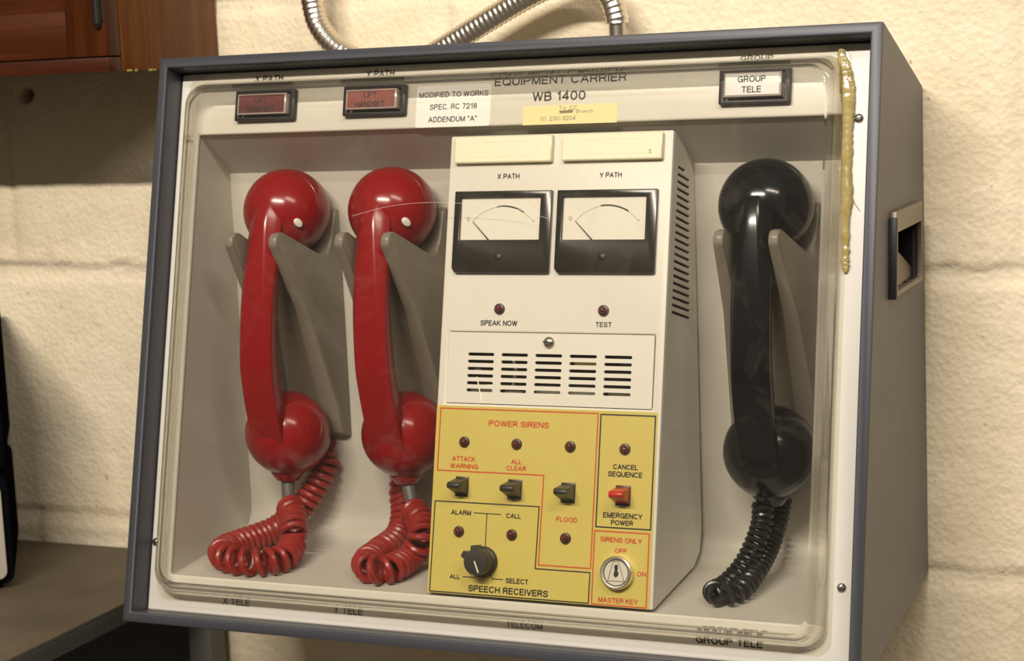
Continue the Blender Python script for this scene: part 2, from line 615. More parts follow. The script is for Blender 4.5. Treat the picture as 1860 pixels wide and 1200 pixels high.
GLYPHS = {
    'A': (.72, [[(0, 0), (.36, 1)], [(.36, 1), (.72, 0)], [(.12, .33), (.60, .33)]]),
    'B': (.62, [[(0, 0), (0, 1), (.34, 1)] + _arc(.34, .765, .23, .235, 90, -90) + [(0, .53)], [(.34, .53)] + _arc(.36, .265, .26, .265, 90, -90) + [(0, 0)]]),
    'C': (.72, [_arc(.37, .5, .37, .5, 40, 320, 22)]),
    'D': (.66, [[(0, 0), (0, 1), (.26, 1)] + _arc(.26, .5, .40, .5, 90, -90, 18) + [(0, 0)]]),
    'E': (.56, [[(.56, 1), (0, 1), (0, 0), (.56, 0)], [(0, .52), (.52, .52)]]),
    'F': (.54, [[(.54, 1), (0, 1), (0, 0)], [(0, .50), (.48, .50)]]),
    'G': (.74, [_arc(.37, .5, .37, .5, 40, 340, 22) + [(.73, .45), (.42, .45)], [(.73, .45), (.73, 0)]]),
    'H': (.64, [[(0, 0), (0, 1)], [(.64, 0), (.64, 1)], [(0, .52), (.64, .52)]]),
    'I': (.02, [[(.01, 0), (.01, 1)]]),
    'K': (.66, [[(0, 0), (0, 1)], [(.62, 1), (0, .36)], [(.22, .58), (.66, 0)]]),
    'L': (.50, [[(0, 1), (0, 0), (.50, 0)]]),
    'M': (.76, [[(0, 0), (0, 1)], [(0, 1), (.38, 0)], [(.38, 0), (.76, 1)], [(.76, 1), (.76, 0)]]),
    'N': (.64, [[(0, 0), (0, 1)], [(0, 1), (.64, 0)], [(.64, 0), (.64, 1)]]),
    'O': (.78, [_arc(.39, .5, .39, .5, 0, 360, 28)]),
    'P': (.62, [_P]),
    'Q': (.78, [_arc(.39, .5, .39, .5, 0, 360, 28), [(.48, .22), (.78, -.04)]]),
    'R': (.64, [_P, [(.34, .47), (.50, .40), (.60, 0)]]),
    'S': (.62, [_S]),
    'T': (.62, [[(0, 1), (.62, 1)], [(.31, 1), (.31, 0)]]),
    'U': (.64, [[(0, 1), (0, .32)] + _arc(.32, .32, .32, .32, 180, 360, 16) + [(.64, 1)]]),
    'V': (.68, [[(0, 1), (.34, 0)], [(.34, 0), (.68, 1)]]),
    'W': (.98, [[(0, 1), (.24, 0)], [(.24, 0), (.49, 1)], [(.49, 1), (.74, 0)], [(.74, 0), (.98, 1)]]),
    'X': (.66, [[(0, 0), (.66, 1)], [(0, 1), (.66, 0)]]),
    'Y': (.68, [[(0, 1), (.34, .44)], [(.68, 1), (.34, .44)], [(.34, .46), (.34, 0)]]),
    'Z': (.62, [[(.02, 1), (.62, 1), (0, 0), (.62, 0)]]),
    '0': (.58, [_arc(.29, .5, .29, .5, 0, 360, 24)]),
    '1': (.30, [[(.04, .76), (.26, 1), (.26, 0)]]),
    '2': (.58, [_sp([(0, .70), (.08, .92), (.29, 1), (.51, .91), (.57, .70), (.46, .48), (.20, .26), (.01, .0)]) + [(.58, 0)]]),
    '3': (.58, [_sp([(0, .76), (.09, .94), (.29, 1), (.49, .93), (.55, .75), (.46, .58), (.26, .53)]), _sp([(.26, .53), (.50, .46), (.58, .27), (.49, .07), (.28, 0), (.08, .07), (0, .26)])]),
    '4': (.60, [[(.44, 0), (.44, 1), (0, .26), (.60, .26)]]),
    '7': (.56, [[(0, 1), (.56, 1), (.18, 0)]]),
    '8': (.58, [_arc(.29, .76, .25, .24, 0, 360, 20), _arc(.29, .26, .29, .26, 0, 360, 20)]),
    '.': (.06, [[(.0, .0), (.06, .0)]]),
    '-': (.34, [[(0, .40), (.34, .40)]]),
    '"': (.20, [[(0, 1), (0, .78)], [(.18, 1), (.18, .78)]]),
    'o': (.48, [_arc(.24, .35, .24, .35, 0, 360, 18)]),
    'r': (.28, [[(0, 0), (0, .68)], [(0, .50), (.12, .66), (.28, .68)]]),
    'a': (.46, [_arc(.23, .33, .23, .33, 0, 360, 18), [(.46, .68), (.46, 0)]]),
    'n': (.44, [[(0, 0), (0, .68)], [(0, .46)] + _arc(.22, .46, .22, .22, 180, 0, 8) + [(.44, 0)]]),
    'c': (.44, [_arc(.24, .34, .24, .34, 45, 315, 14)]),
    'h': (.44, [[(0, 0), (0, 1)], [(0, .46)] + _arc(.22, .46, .22, .22, 180, 0, 8) + [(.44, 0)]]),
}
def glyph(ch):
    return GLYPHS[ch]

def thing(name, label, cat, M, group=None):
    o = bpy.data.objects.new(name, None)
    COL.objects.link(o)
    o.empty_display_size = 0.03
    o.matrix_world = M
    o.location, o.rotation_euler = M.to_translation(), M.to_euler()
    bpy.context.view_layer.update()
    o['label'] = label
    o['category'] = cat
    if group:
        o['group'] = group
    return o
def lab(o, s):
    o['label'] = s
    return o

def round_rect(x0, y0, x1, y1, r, n=5):
    pts = []
    for cx, cy, a0 in ((x1 - r, y1 - r, 0), (x0 + r, y1 - r, 90), (x0 + r, y0 + r, 180), (x1 - r, y0 + r, 270)):
        for i in range(n + 1):
            a = math.radians(a0 + 90 * i / n)
            pts.append((cx + r * math.cos(a), cy + r * math.sin(a)))
    return pts
def rect(x0, y0, x1, y1):
    return [(x0, y0), (x1, y0), (x1, y1), (x0, y1)]
def smooth_path(pts, step):
    """Catmull-Rom through the points, resampled at equal steps"""
    P = [Vector(p) for p in pts]
    P = [P[0] * 2 - P[1]] + P + [P[-1] * 2 - P[-2]]
    fine = []
    for i in range(1, len(P) - 2):
        a, b, c, d = P[i-1:i+3]
        for k in range(40):
            t = k / 40
            fine.append(0.5 * ((2*b) + (c - a)*t + (2*a - 5*b + 4*c - d)*t*t + (3*b - a - 3*c + d)*t**3))
    fine.append(P[-2])
    out = [fine[0]]
    acc = 0.0
    for a, b in zip(fine, fine[1:]):
        L = (b - a).length
        while acc + L >= step:
            t = (step - acc) / L
            a = a.lerp(b, t)
            out.append(a)
            L = (b - a).length
            acc = 0.0
        acc += L
    return out
def coil(mb, pts, R, wire, pitch, mname, n=8, per=14):
    """a helical cord wound about the path; pitch may be a function of 0..1 along it"""
    path = smooth_path(pts, 0.0015)
    T = [(path[min(i+1, len(path)-1)] - path[max(i-1, 0)]).normalized() for i in range(len(path))]
    nrm = T[0].orthogonal().normalized()
    N = []
    for t in T:
        nrm = (nrm - t * nrm.dot(t)).normalized()
        N.append(nrm.copy())
    tot = len(path) - 1
    s, ang, hp = 0.0, 0.0, []
    while s < tot:
        i = int(s)
        fr = s - i
        c = path[i].lerp(path[min(i+1, tot)], fr)
        nn = N[i].lerp(N[min(i+1, tot)], fr).normalized()
        tt = T[i].lerp(T[min(i+1, tot)], fr).normalized()
        bb = tt.cross(nn)
        k = s / tot
        rr = R(k) if callable(R) else R
        hp.append(c + (nn * math.cos(ang) + bb * math.sin(ang)) * rr)
        pt = pitch(k) if callable(pitch) else pitch
        ang += 2 * math.pi / per
        s += pt / per / 0.0015
    mb.tube(hp, wire, mname, n=n)
    return hp

# ================================================================== THE SETTING
def noise2(nx, nz, lx, lz):
    """smooth random field of nx*nz samples with lx, lz lattice cells"""
    g = RNG.rand(lz + 3, lx + 3)
    X = np.linspace(0, lx, nx)
    Z = np.linspace(0, lz, nz)
    xi = X.astype(int); zi = Z.astype(int)
    fx = X - xi; fz = Z - zi
    fx = fx*fx*(3-2*fx); fz = fz*fz*(3-2*fz)
    a = g[np.ix_(zi, xi)]; b = g[np.ix_(zi, xi+1)]; c = g[np.ix_(zi+1, xi)]; d = g[np.ix_(zi+1, xi+1)]
    return (a*(1-fx)+b*fx)*(1-fz)[:, None] + (c*(1-fx)+d*fx)*fz[:, None] - 0.5

WX0, WX1, WZ0, WZ1 = -1.25, 1.05, -0.95, 1.0
STEP = 0.0035
nx = int((WX1 - WX0) / STEP) + 1
nz = int((WZ1 - WZ0) / STEP) + 1
gx = np.linspace(WX0, WX1, nx)
gz = np.linspace(WZ0, WZ1, nz)
GX, GZ = np.meshgrid(gx, gz)
dep = 0.0014 * noise2(nx, nz, 30, 26) + 0.0008 * noise2(nx, nz, 110, 95) + 0.0007 * noise2(nx, nz, 260, 220)
grime = np.zeros_like(dep)
COURSE, BLOCK, J0 = 0.2152, 0.84 / 2, 0.0549
wob = 0.0035 * noise2(nx, nz, 24, 3) + 0.002 * noise2(nx, nz, 120, 4)
q = (J0 + wob - GZ) % COURSE                      # distance below the arris of the course above
band = np.clip(q / 0.003, 0, 1) * np.clip((0.017 - q) / 0.006, 0, 1)
dep += 0.0020 * band
arris = np.exp(-((q - 0.0015) / 0.0017) ** 2)
brk = np.clip(noise2(nx, nz, 16, 12) * 2.5 + 0.55, 0.1, 1)
dep += 0.0030 * arris * brk
grime += 0.60 * arris * brk
row = np.floor((GZ - J0) / COURSE)
off = np.where(row % 2 == 0, 0.0, 0.5) * BLOCK
vx = (GX - (-0.512 + off) + 0.002 * noise2(nx, nz, 3, 60)) % BLOCK
dv = np.minimum(vx, BLOCK - vx)
dep += 0.0018 * np.exp(-(dv / 0.005) ** 2)
grime += 0.10 * np.exp(-(dv / 0.003) ** 2)
# pits in the block face
pit = np.clip(noise2(nx, nz, 330, 290) - 0.33, 0, 1)
dep += 0.012 * pit * np.clip(noise2(nx, nz, 20, 18) + 0.6, 0, 1)
# the old screw hole under the cupboard
hole = np.exp(-(((GX + 0.489) ** 2 + (GZ - 0.199) ** 2) / 0.0056 ** 2) ** 2)
dep += 0.012 * hole
grime += 1.0 * hole
# dirt along the foot of the course above the table
grime += np.clip(0.42 * np.exp(-((GZ + 0.181) / 0.006) ** 2) * (GX < -0.27) * (0.5 + 1.4 * noise2(nx, nz, 90, 90)), 0, 1)
co = np.stack([GX, dep + 0.0005, GZ], -1).reshape(-1, 3)
idx = np.arange(nx * nz).reshape(nz, nx)
quads = np.stack([idx[:-1, :-1], idx[:-1, 1:], idx[1:, 1:], idx[1:, :-1]], -1).reshape(-1, 4)
me = bpy.data.meshes.new('wall_back')
me.vertices.add(len(co))
me.vertices.foreach_set('co', co.ravel())
me.loops.add(quads.size)
me.loops.foreach_set('vertex_index', quads.ravel())
me.polygons.add(len(quads))
me.polygons.foreach_set('loop_start', np.arange(0, quads.size, 4))
me.polygons.foreach_set('loop_total', np.full(len(quads), 4))
me.polygons.foreach_set('use_smooth', np.ones(len(quads), bool))
me.update(calc_edges=True)
at_ = me.attributes.new('grime', 'FLOAT', 'POINT')
at_.data.foreach_set('value', np.clip(grime, 0, 1).ravel())
me.materials.append(MATS['painted_block'])
wall = bpy.data.objects.new('wall_back', me)
COL.objects.link(wall)
wall['kind'] = 'structure'
wall['label'] = 'cream painted rough block wall behind the equipment'

b = MB()
b.box((WX0, -2.6, -1.0), (WX1, 0.02, -0.95), 'floor_concrete')
fl = b.build('floor')
fl['kind'] = 'structure'
fl['label'] = 'dark floor below the wall'

# ================================================================== THE EQUIPMENT CABINET
cab = thing('equipment_cabinet', 'grey steel equipment cabinet on the wall with a clear bulging front cover', 'cabinet', FM)
HX = CW / 2

# --- outer case of plates
SIDE = [(F(0, 0, -0.002).y, F(0, 0, -0.002).z), (F(0, CH, -0.002).y, F(0, CH, -0.002).z), (-0.0015, 0.178), (-0.0015, -0.1655)]
# tilt the roof and the underside to the side profile
def plate(p, q, t):
    (y0, z0), (y1, z1) = p, q
    n = Vector((0, -(z1 - z0), (y1 - y0))).normalized() * t
    vs = []
    for x in (-HX + .002, HX - .002):
        for (y, z) in (p, q):
            vs.append((x, y, z))
            vs.append((x, y + n.y, z + n.z))
    return vs, [(0, 2, 6, 4), (1, 5, 7, 3), (0, 1, 3, 2), (4, 6, 7, 5), (0, 4, 5, 1), (2, 3, 7, 6)]
POCKET = [(-.1165, .0515), (-.0340, .0515), (-.0330, .0885), (-.1135, .0885)]
b = MB()
b.prism(SIDE, [], -HX, -HX + 0.002, 'case_paint', axes=(1, 2, 0), bev=0.0007)
b.prism(SIDE, [POCKET], HX - 0.002, HX, 'case_paint', axes=(1, 2, 0))
for p, q_, t in ((SIDE[1], SIDE[2], -0.002), (SIDE[3], SIDE[0], -0.002), (SIDE[2], SIDE[3], -0.002)):
    vs, fs = plate(p, q_, t)
    b.add(vs, fs, 'case_paint')
b.build('case', cab)

# --- front rim: a flat band and its inward return
IU0, IU1, IV0, IV1 = 0.0065, 0.5225, 0.0073, 0.4015
b = MB(F)
b.prism(rect(0, 0, CW, CH), [rect(IU0, IV0, IU1, IV1)], -0.0035, 0.0, 'rim_paint', bev=0.0012)
b.prism(rect(IU0 - .0022, IV0 - .0022, IU1 + .0022, IV1 + .0022), [rect(IU0, IV0, IU1, IV1)], -0.027, -0.0034, 'rim_paint')
b.build('front_rim', cab)

# --- cream liner: bezel with its lettering, and the recess behind it
OU0, OU1, OV0, OV1 = 0.0242, 0.5010, 0.0345, 0.3550
FLOOR_F, FLOOR_B, BACK, CEIL_F, CEIL_B = F(0, OV0, -.0235), (-0.105, -0.143), -0.083, F(0, OV1, -.0235), (-0.083, 0.1335)
b = MB(F)
b.prism(rect(.0070, .0078, .5220, .4010), [rect(OU0, OV0, OU1, OV1)], -0.0245, -0.020, 'cream', bev=0.0017, seg=3)
TTRAY = [('EQUIPMENT CARRIER', 308.6, 385.2, 95.7, 5.67), ('WB 1400', 308.6, 374.0, 38.5, 6.42), ('X PATH', 81.8, 394.9, 23.5, 4.87), ('Y PATH', 172.2, 394.8, 22.2, 4.74), ('GROUP', 445.1, 393.8, 21.9, 3.98), ('X TELE', 81.5, 19.0, 22.4, 5.39), ('Y TELE', 171.0, 19.4, 23.0, 5.24), ('TELECOM', 302.6, 19.9, 26.0, 4.67), ('GROUP TELE', 442.4, 20.9, 43.8, 6.17)]
for s, cx, cy, w, h in TTRAY:
    b.text(s, cx*.001, cy*.001, w*.001, h*.001, -0.01988, 'ink' if cy > 100 or w > 40 else 'ink_soft', 0.045)
prof = [(FLOOR_F.y, FLOOR_F.z), FLOOR_B]
for i in range(1, 9):
    a = math.radians(270 + 90 * i / 8)
    prof.append((-0.105 + 0.022 * math.cos(a), -0.121 + 0.022 * math.sin(a)))
prof += [(BACK, 0.0), CEIL_B, (CEIL_F.y, CEIL_F.z)]
X0, X1 = FO.x + OU0, FO.x + OU1
b.map = W_
vs = [(X0, y, z) for y, z in prof] + [(X1, y, z) for y, z in prof]
n = len(prof)
b.add(vs, [(i, i+1, n+i+1, n+i) for i in range(n-1)], 'tray_cream')
b.add([(X0, y, z) for y, z in prof], [tuple(range(n))], 'tray_cream')
b.add([(X1, y, z) for y, z in prof], [tuple(range(n))], 'tray_cream')
lab(b.build('liner', cab), 'cream moulded liner with a recess and printed lettering')

# --- clear cover: flange, sloping walls, bulged front
def ring(u0, v0, u1, v1, r, w):
    return [(p[0], p[1], w) for p in round_rect(u0, v0, u1, v1, r, 6)]
def cover_rings(t):
    """outer skin for t = 0, inner skin for t = wall thickness"""
    R = [ring(.0155, .0165, .5072, .3988, .010, -0.0198 if t else -0.0178)]
    R.append(ring(.0180 + t, .0200 + t, .5045 - t, .3935 - t, .012, -0.0198 if t else -0.0178))
    for k, (g, w) in enumerate(((.0010, -.0172), (.0018, -.0150), (.0034, -.0072), (.0040, -.0046), (.0050, -.0026), (.0062, -.0013), (.0076, -.0005), (.0092, -.0001))):
        R.append(ring(.0180 + t + g, .0200 + t + g * 1.15, .5045 - t - g, .3935 - t - g * 1.25, .013, w - t))
    return R
b = MB(F)
vs, fs = [], []
for t in (0.0, 0.0018):
    Rg = cover_rings(t)
    o0 = len(vs)
    n = len(Rg[0])
    for r_ in Rg:
        vs += r_
    for i in range(len(Rg) - 1):
        for k in range(n):
            j = (k + 1) % n
            fs.append((o0 + i*n + k, o0 + i*n + j, o0 + (i+1)*n + j, o0 + (i+1)*n + k))
    fs.append(tuple(o0 + (len(Rg)-1)*n + k for k in range(n)))
m_ = len(cover_rings(0)) * n
for k in range(n):
    j = (k + 1) % n
    fs.append((k, j, m_ + j, m_ + k))
nr_ = len(cover_rings(0))
bend, flat = [], []
for q_ in fs:
    i = min(q_) % m_ // n
    (bend if len(q_) == 4 and 1 <= i <= 7 and max(q_) - min(q_) < m_ - 2 * n else flat).append(q_)
b.add(vs, bend, 'acrylic_bend')
o0 = len(b.v)
b.add(vs, flat, 'clear_acrylic')
for i in range(len(b.f)):                       # share one set of vertices
    b.f[i] = [k % len(vs) for k in b.f[i]]
b.v = b.v[:len(vs)]
cover = lab(b.build('cover', cab, sharp=60), 'clear bulging plastic cover')
for p_ in cover.data.polygons:                  # the broad front is flat
    if len(p_.vertices) > 8:
        p_.use_smooth = False
SCRATCH = [(0.1672, 0.2906), (0.1924, 0.2965), (0.2216, 0.2992), (0.2546, 0.298), (0.287, 0.2946), (0.315, 0.287)]
GLUE = [(500.5, 397.2, 2.2), (501.8, 389.0, 3.6), (503.4, 381.0, 5.2), (504.6, 372.0, 5.6), (505.6, 363.5, 5.0), (506.2, 352.4, 3.7), (506.4, 340.1, 3.4), (506.6, 322.6, 3.1), (507.2, 305.1, 3.7), (507.2, 287.6, 2.9), (507.6, 270.2, 2.4), (507.8, 261.0, 2.5), (508.1, 256.0, 1.8)]
b = MB(F)
gp, gr = [], []
for i in range(len(GLUE) - 1):
    for k in range(7):
        t = k / 7
        a_, c_ = GLUE[i], GLUE[i+1]
        gp.append(((a_[0] + (c_[0]-a_[0])*t + random.uniform(-.25, .25)) * .001, (a_[1] + (c_[1]-a_[1])*t) * .001, -0.0172))
        gr.append((a_[2] + (c_[2]-a_[2])*t + random.uniform(-.45, .45)) * .001)
gp.append((.5081, .2545, -.0176)); gr.append(.0009)
o0 = len(b.v)
b.tube(gp, gr, 'glue', n=12)
# flatten the bead against the bezel
for i in range(o0, len(b.v)):
    l = FM.inverted() @ b.v[i]
    l.z = -0.0176 + (l.z + 0.0176) * 0.42
    b.v[i] = FM @ l
# a thread of glue hanging off the bead
b.tube([(.5095, .306, -.0178), (.512, .2985, -.0186), (.5155, .2935, -.0194)], .00022, 'glue', n=6)
lab(b.build('glue_bead', cover), 'yellowed bead of glue along the cracked edge')

b = MB(F)
b.tube(smooth_path([(p[0], p[1], .00005) for p in SCRATCH], .004), .00009, 'white_plastic', n=5)
lab(b.build('scratch', cover), 'long curved scratch')

# --- screws in the bezel
def screw(M, r, parent, slot_angle, m='steel', name='screw'):
    s = MB()
    s.lathe([(r, 0), (r, r*.25), (r*.85, r*.5), (r*.5, r*.68), (0, r*.74)], M, m, 20)
    c, sn = math.cos(slot_angle), math.sin(slot_angle)
    Q = M @ Matrix.Rotation(slot_angle, 4, 'Z')
    vs = [tuple(Q @ Vector(p)) for p in ((-r*.9, -r*.13, r*.2), (r*.9, -r*.13, r*.2), (r*.9, r*.13, r*.2), (-r*.9, r*.13, r*.2), (-r*.9, -r*.13, r*.78), (r*.9, -r*.13, r*.78), (r*.9, r*.13, r*.78), (-r*.9, r*.13, r*.78))]
    s.add(vs, [(0,1,2,3), (4,5,6,7), (0,1,5,4), (1,2,6,5), (2,3,7,6), (3,0,4,7)], 'matt_black')
    return s.build(name, parent)
RF = FM.to_3x3().to_4x4()
def FMat(u, v, w):
    return Matrix.Translation(F(u, v, w)) @ RF
for (u, v), a in zip(((512.9, 352.3), (512.6, 59.2), (14.6, 352.5), (11.2, 56.9)), (0.15, 0.9, 1.3, 1.2)):
    screw(FMat(u*.001, v*.001, -0.020), .0029, cab, a)

# --- three lit name lamps
LAMP = [(57.5, 363.5, 106.6, 385.5), (146.2, 364.4, 195.0, 385.5), (421.9, 363.3, 468.9, 386.2)]
for (u0, v0, u1, v1), words, mk, s in zip(LAMP, (('LIFT', 'HANDSET'), ('LIFT', 'HANDSET'), ('GROUP', 'TELE')), ('lens_red', 'lens_pink', 'lens_white'), ('black framed lamp with a dark pink lens', 'black framed lamp with a pale pink lens', 'black framed lamp with a white lens')):
    u0, v0, u1, v1 = u0*.001, v0*.001, u1*.001, v1*.001
    b = MB(F)
    b.prism(rect(u0, v0, u1, v1), [rect(u0+.0035, v0+.0025, u1-.0035, v1-.0025)], -0.020, -0.0150, 'matt_black', bev=0.0006)
    lamp = lab(b.build('name_lamp', cab), s)
    b = MB(F)
    b.box((u0+.0045, v0+.0035, -.0198), (u1-.0045, v1-.0035, -.0108), 'lens_edge', bev=0.0005)
    b.box((u0+.0058, v0+.0046, -.0109), (u1-.0058, v1-.0046, -.0105), mk)
    cx, cy = (u0+u1)/2, (v0+v1)/2
    if mk != 'lens_white':
        b.text(words[0], cx - .0005, cy+.0028, .0098, .0040, -.01044, 'ink', 0.05)
        b.text(words[1], cx - .0005, cy-.0038, .0230, .0040, -.01044, 'ink', 0.05)
    else:
        b.text(words[0], cx - .0005, cy+.0034, .0185, .0042, -.01044, 'ink', 0.05)
        b.text(words[1], cx - .0005, cy-.0034, .0130, .0042, -.01044, 'ink', 0.05)
    b.build('lens', lamp)

# --- stickers on the bezel
b = MB(F)
b.prism(round_rect(.2018, .3552, .2585, .3847, .0012, 3), [], -0.0200, -0.0198, 'paper_white')
for s, cx, cy, w, h in [('MODIFIED TO WORKS', 230.2, 378.0, 52.6, 3.87), ('SPEC. RC 7218', 230.4, 369.4, 35.9, 3.87), ('ADDENDUM "A"', 230.2, 360.6, 36.9, 3.86)]:
    b.text(s, cx*.001, cy*.001, w*.001, h*.001, -0.01974, 'ink', 0.03)
lab(b.build('sticker', cab), 'white sticker with three lines of black capitals')
b = MB(F)
b.prism(rect(.2831, .3546, .3510, .3677), [], -0.0200, -0.0198, 'tape_yellow')
for s, cx, cy, w, h in [('To ZZ', 315.4, 365.6, 12.7, 2.5), ('Branch', 327.8, 363.0, 12.2, 2.4), ('01. 230-3204', 308.9, 358.6, 25.3, 2.8)]:
    b.text(s, cx*.001, cy*.001, w*.001, h*.001, -0.01974, 'ink_faint', 0.0)
b.line([(.3095, .3632), (.3195, .3636)], .0009, -.01974, 'ink_soft', closed=False)
b.line([(.3098, .3622), (.3192, .3626)], .0006, -.01974, 'ink_soft', closed=False)
lab(b.build('tape_label', cab), 'strip of yellow tape with faint writing')

# --- recessed carrying handle in the right side
b = MB()
fr = [(-.1225, .0480), (-.0310, .0480), (-.0300, .1020), (-.1170, .1020)]
b.prism(fr, [POCKET], HX, HX + .0045, 'handle_metal', axes=(1, 2, 0), bev=.0008)
hd = lab(b.build('pull_handle', cab), 'recessed metal pull handle')
b = MB()
b.prism([(-.1262, .0470), (-.1222, .0470), (-.1172, .0985), (-.1212, .0985)], [], HX, HX + .0052, 'matt_black', axes=(1, 2, 0), bev=.0008)
lab(b.build('edge_strip', hd), 'black strip along the front edge')
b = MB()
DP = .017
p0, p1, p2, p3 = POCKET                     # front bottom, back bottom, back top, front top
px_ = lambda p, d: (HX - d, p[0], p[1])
# a plate slopes in from the front edge; behind it the pocket is open, its darkness coloured in black
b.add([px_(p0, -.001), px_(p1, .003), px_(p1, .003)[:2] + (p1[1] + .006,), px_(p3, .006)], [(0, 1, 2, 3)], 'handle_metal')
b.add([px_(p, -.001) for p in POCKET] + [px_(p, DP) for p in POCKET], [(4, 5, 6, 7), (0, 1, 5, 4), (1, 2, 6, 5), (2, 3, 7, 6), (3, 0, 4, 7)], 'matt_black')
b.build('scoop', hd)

# --- cradles moulded in the liner, one for each handset
def cradle(xc, s):
    b = MB()
    plate_ = [(-.0836, .1065), (-.0880, .1045), (-.0945, .0830), (-.0985, .0748), (-.1030, .0737), (-.1090, .0755), (-.1465, .0945), (-.1530, .0945), (-.1572, .0915), (-.1580, .0860), (-.1265, .0375), (-.0985, -.0400), (-.0940, -.0615), (-.0836, -.0660)]
    core = [(-.0836, .1065), (-.0880, .1045), (-.0945, .0830), (-.0985, .0748), (-.1030, .0737), (-.1130, .0735), (-.1175, .0700), (-.1060, .0300), (-.0930, -.0400), (-.0836, -.0640)]
    for sg in (-1, 1):
        a_, c_ = sorted((xc + sg*.0146, xc + sg*.0215))
        b.prism(plate_, [], a_, c_, 'cradle_grey', axes=(1, 2, 0), bev=.0016)
    b.prism(core, [], xc - .0147, xc + .0147, 'cradle_grey', axes=(1, 2, 0), bev=.0010)
    # draft: the outer faces spread towards the back
    for i, p in enumerate(b.v):
        dx = p.x - xc
        if abs(dx) > .0185:
            p.x += math.copysign(.0115 * max(0, (p.y + .145) / .062), dx)
    return lab(b.build('handset_cradle', cab), s)
cradle(-.1815, 'grey cradle at the left end of the recess')
cradle(-.0925, 'grey cradle beside the control panel')
cradle(.1815, 'grey cradle at the right end of the recess')

# ================================================================== THE CONTROL PANEL
con = thing('control_panel', 'cream sloping control panel with two meters and a yellow siren section', 'control panel', FMat(.3105, .0362, -.020))
C0, C1 = .2300, .3910
cvu0, cvv0, cvu1, cvv1 = .2368, .1650, .3841, .2132
b = MB(F)
b.prism(rect(C0, .0362, C1, .3485), [rect(cvu0-.0003, cvv0-.0004, cvu1+.0004, cvv1+.0005)], -0.0235, -0.020, 'console_cream', bev=.0012)
SP = [(.0368, -.0230), (.0618, -.1048), (.0725, -.1168), (.0880, -.1185), (.3350, -.0655), (.3478, -.0230)]
vents = []
v_ = .3263
for k in range(21):
    vv = .3263 - k * .00482
    w1 = -.0585 - (.3206 - vv) * .150
    if k == 0:
        w1 = -.0480
    vents.append([(vv - .0010, -.0322), (vv + .0010, -.0322), (vv + .0006, w1), (vv - .0014, w1)])
b.prism(SP, vents, C1 - .0016, C1, 'console_cream', axes=(1, 2, 0))
b.prism(SP, [], C0, C0 + .0016, 'console_cream', axes=(1, 2, 0))
for (va, wa), (vb, wb) in ((SP[4], SP[5]), (SP[0], SP[1])):
    b.add([(C0, va, wa), (C1, va, wa), (C1, vb, wb), (C0, vb, wb)], [(0, 1, 2, 3)], 'console_cream')
# added dark sheet stands for the shaded inside behind the vents
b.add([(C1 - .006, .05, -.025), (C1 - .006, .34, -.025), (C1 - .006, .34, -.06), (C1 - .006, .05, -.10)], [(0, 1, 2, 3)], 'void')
TBLACK = [('X PATH', 274.5, 319.8, 16.3, 3.6), ('Y PATH', 348.4, 319.4, 15.6, 3.5), ('SPEAK NOW', 273.0, 219.6, 27.2, 3.73), ('TEST', 348.3, 219.6, 11.5, 3.4)]
for s, cx, cy, w, h in TBLACK:
    b.text(s, cx*.001, cy*.001, w*.001, h*.001, -0.01988, 'ink', 0.055)
b.build('housing', con)

# --- grille cover with thirty slots, and what shows behind it
b = MB(F)
slots = []
for c in range(5):
    for r in range(6):
        u = .2515 + c * .02463
        v = .1983 - r * .00488
        slots.append(round_rect(u, v - .00105, u + .0193, v + .00105, .00104, 4))
b.prism(rect(cvu0, cvv0, cvu1, cvv1), slots, -0.0215, -0.0199, 'console_cream')
gr_ = b.build('grille_cover', con)
screw(FMat(.3104, .2071, -.0199), .0039, gr_, -0.1)
b = MB(F)
b.add([(.236, .160, -.034), (.386, .160, -.034), (.386, .215, -.034), (.236, .215, -.034)], [(0, 1, 2, 3)], 'pcb')
for (u, v, w, h, m) in ((.252, .1725, .019, .004, 'wire_white'), (.278, .1715, .013, .003, 'paper_white'), (.300, .1710, .046, .0075, 'paper_white'), (.352, .1715, .016, .004, 'wire_white'), (.327, .1900, .018, .005, 'tape_yellow'), (.254, .186, .006, .004, 'steel'), (.258, .176, .012, .003, 'steel')):
    b.box((u, v, -.034), (u + w, v + h, -.0240), m, bev=.0008)
b.tube([(.2810, .1955, -.029), (.2840, .1900, -.027), (.2835, .1840, -.027), (.2815, .1765, -.029)], .0011, 'wire_white', n=8)
b.tube([(.2585, .1830, -.0205), (.2612, .1740, -.0202), (.2640, .1650, -.0194)], .00045, 'paper_cream', n=6)
b.box((.3305, .1712, -.0270), (.3312, .1785, -.0266), 'ink')
b.box((.3420, .172, -.034), (.3455, .196, -.028), 'paper_white', bev=.0008)
b.build('circuit_board', con)

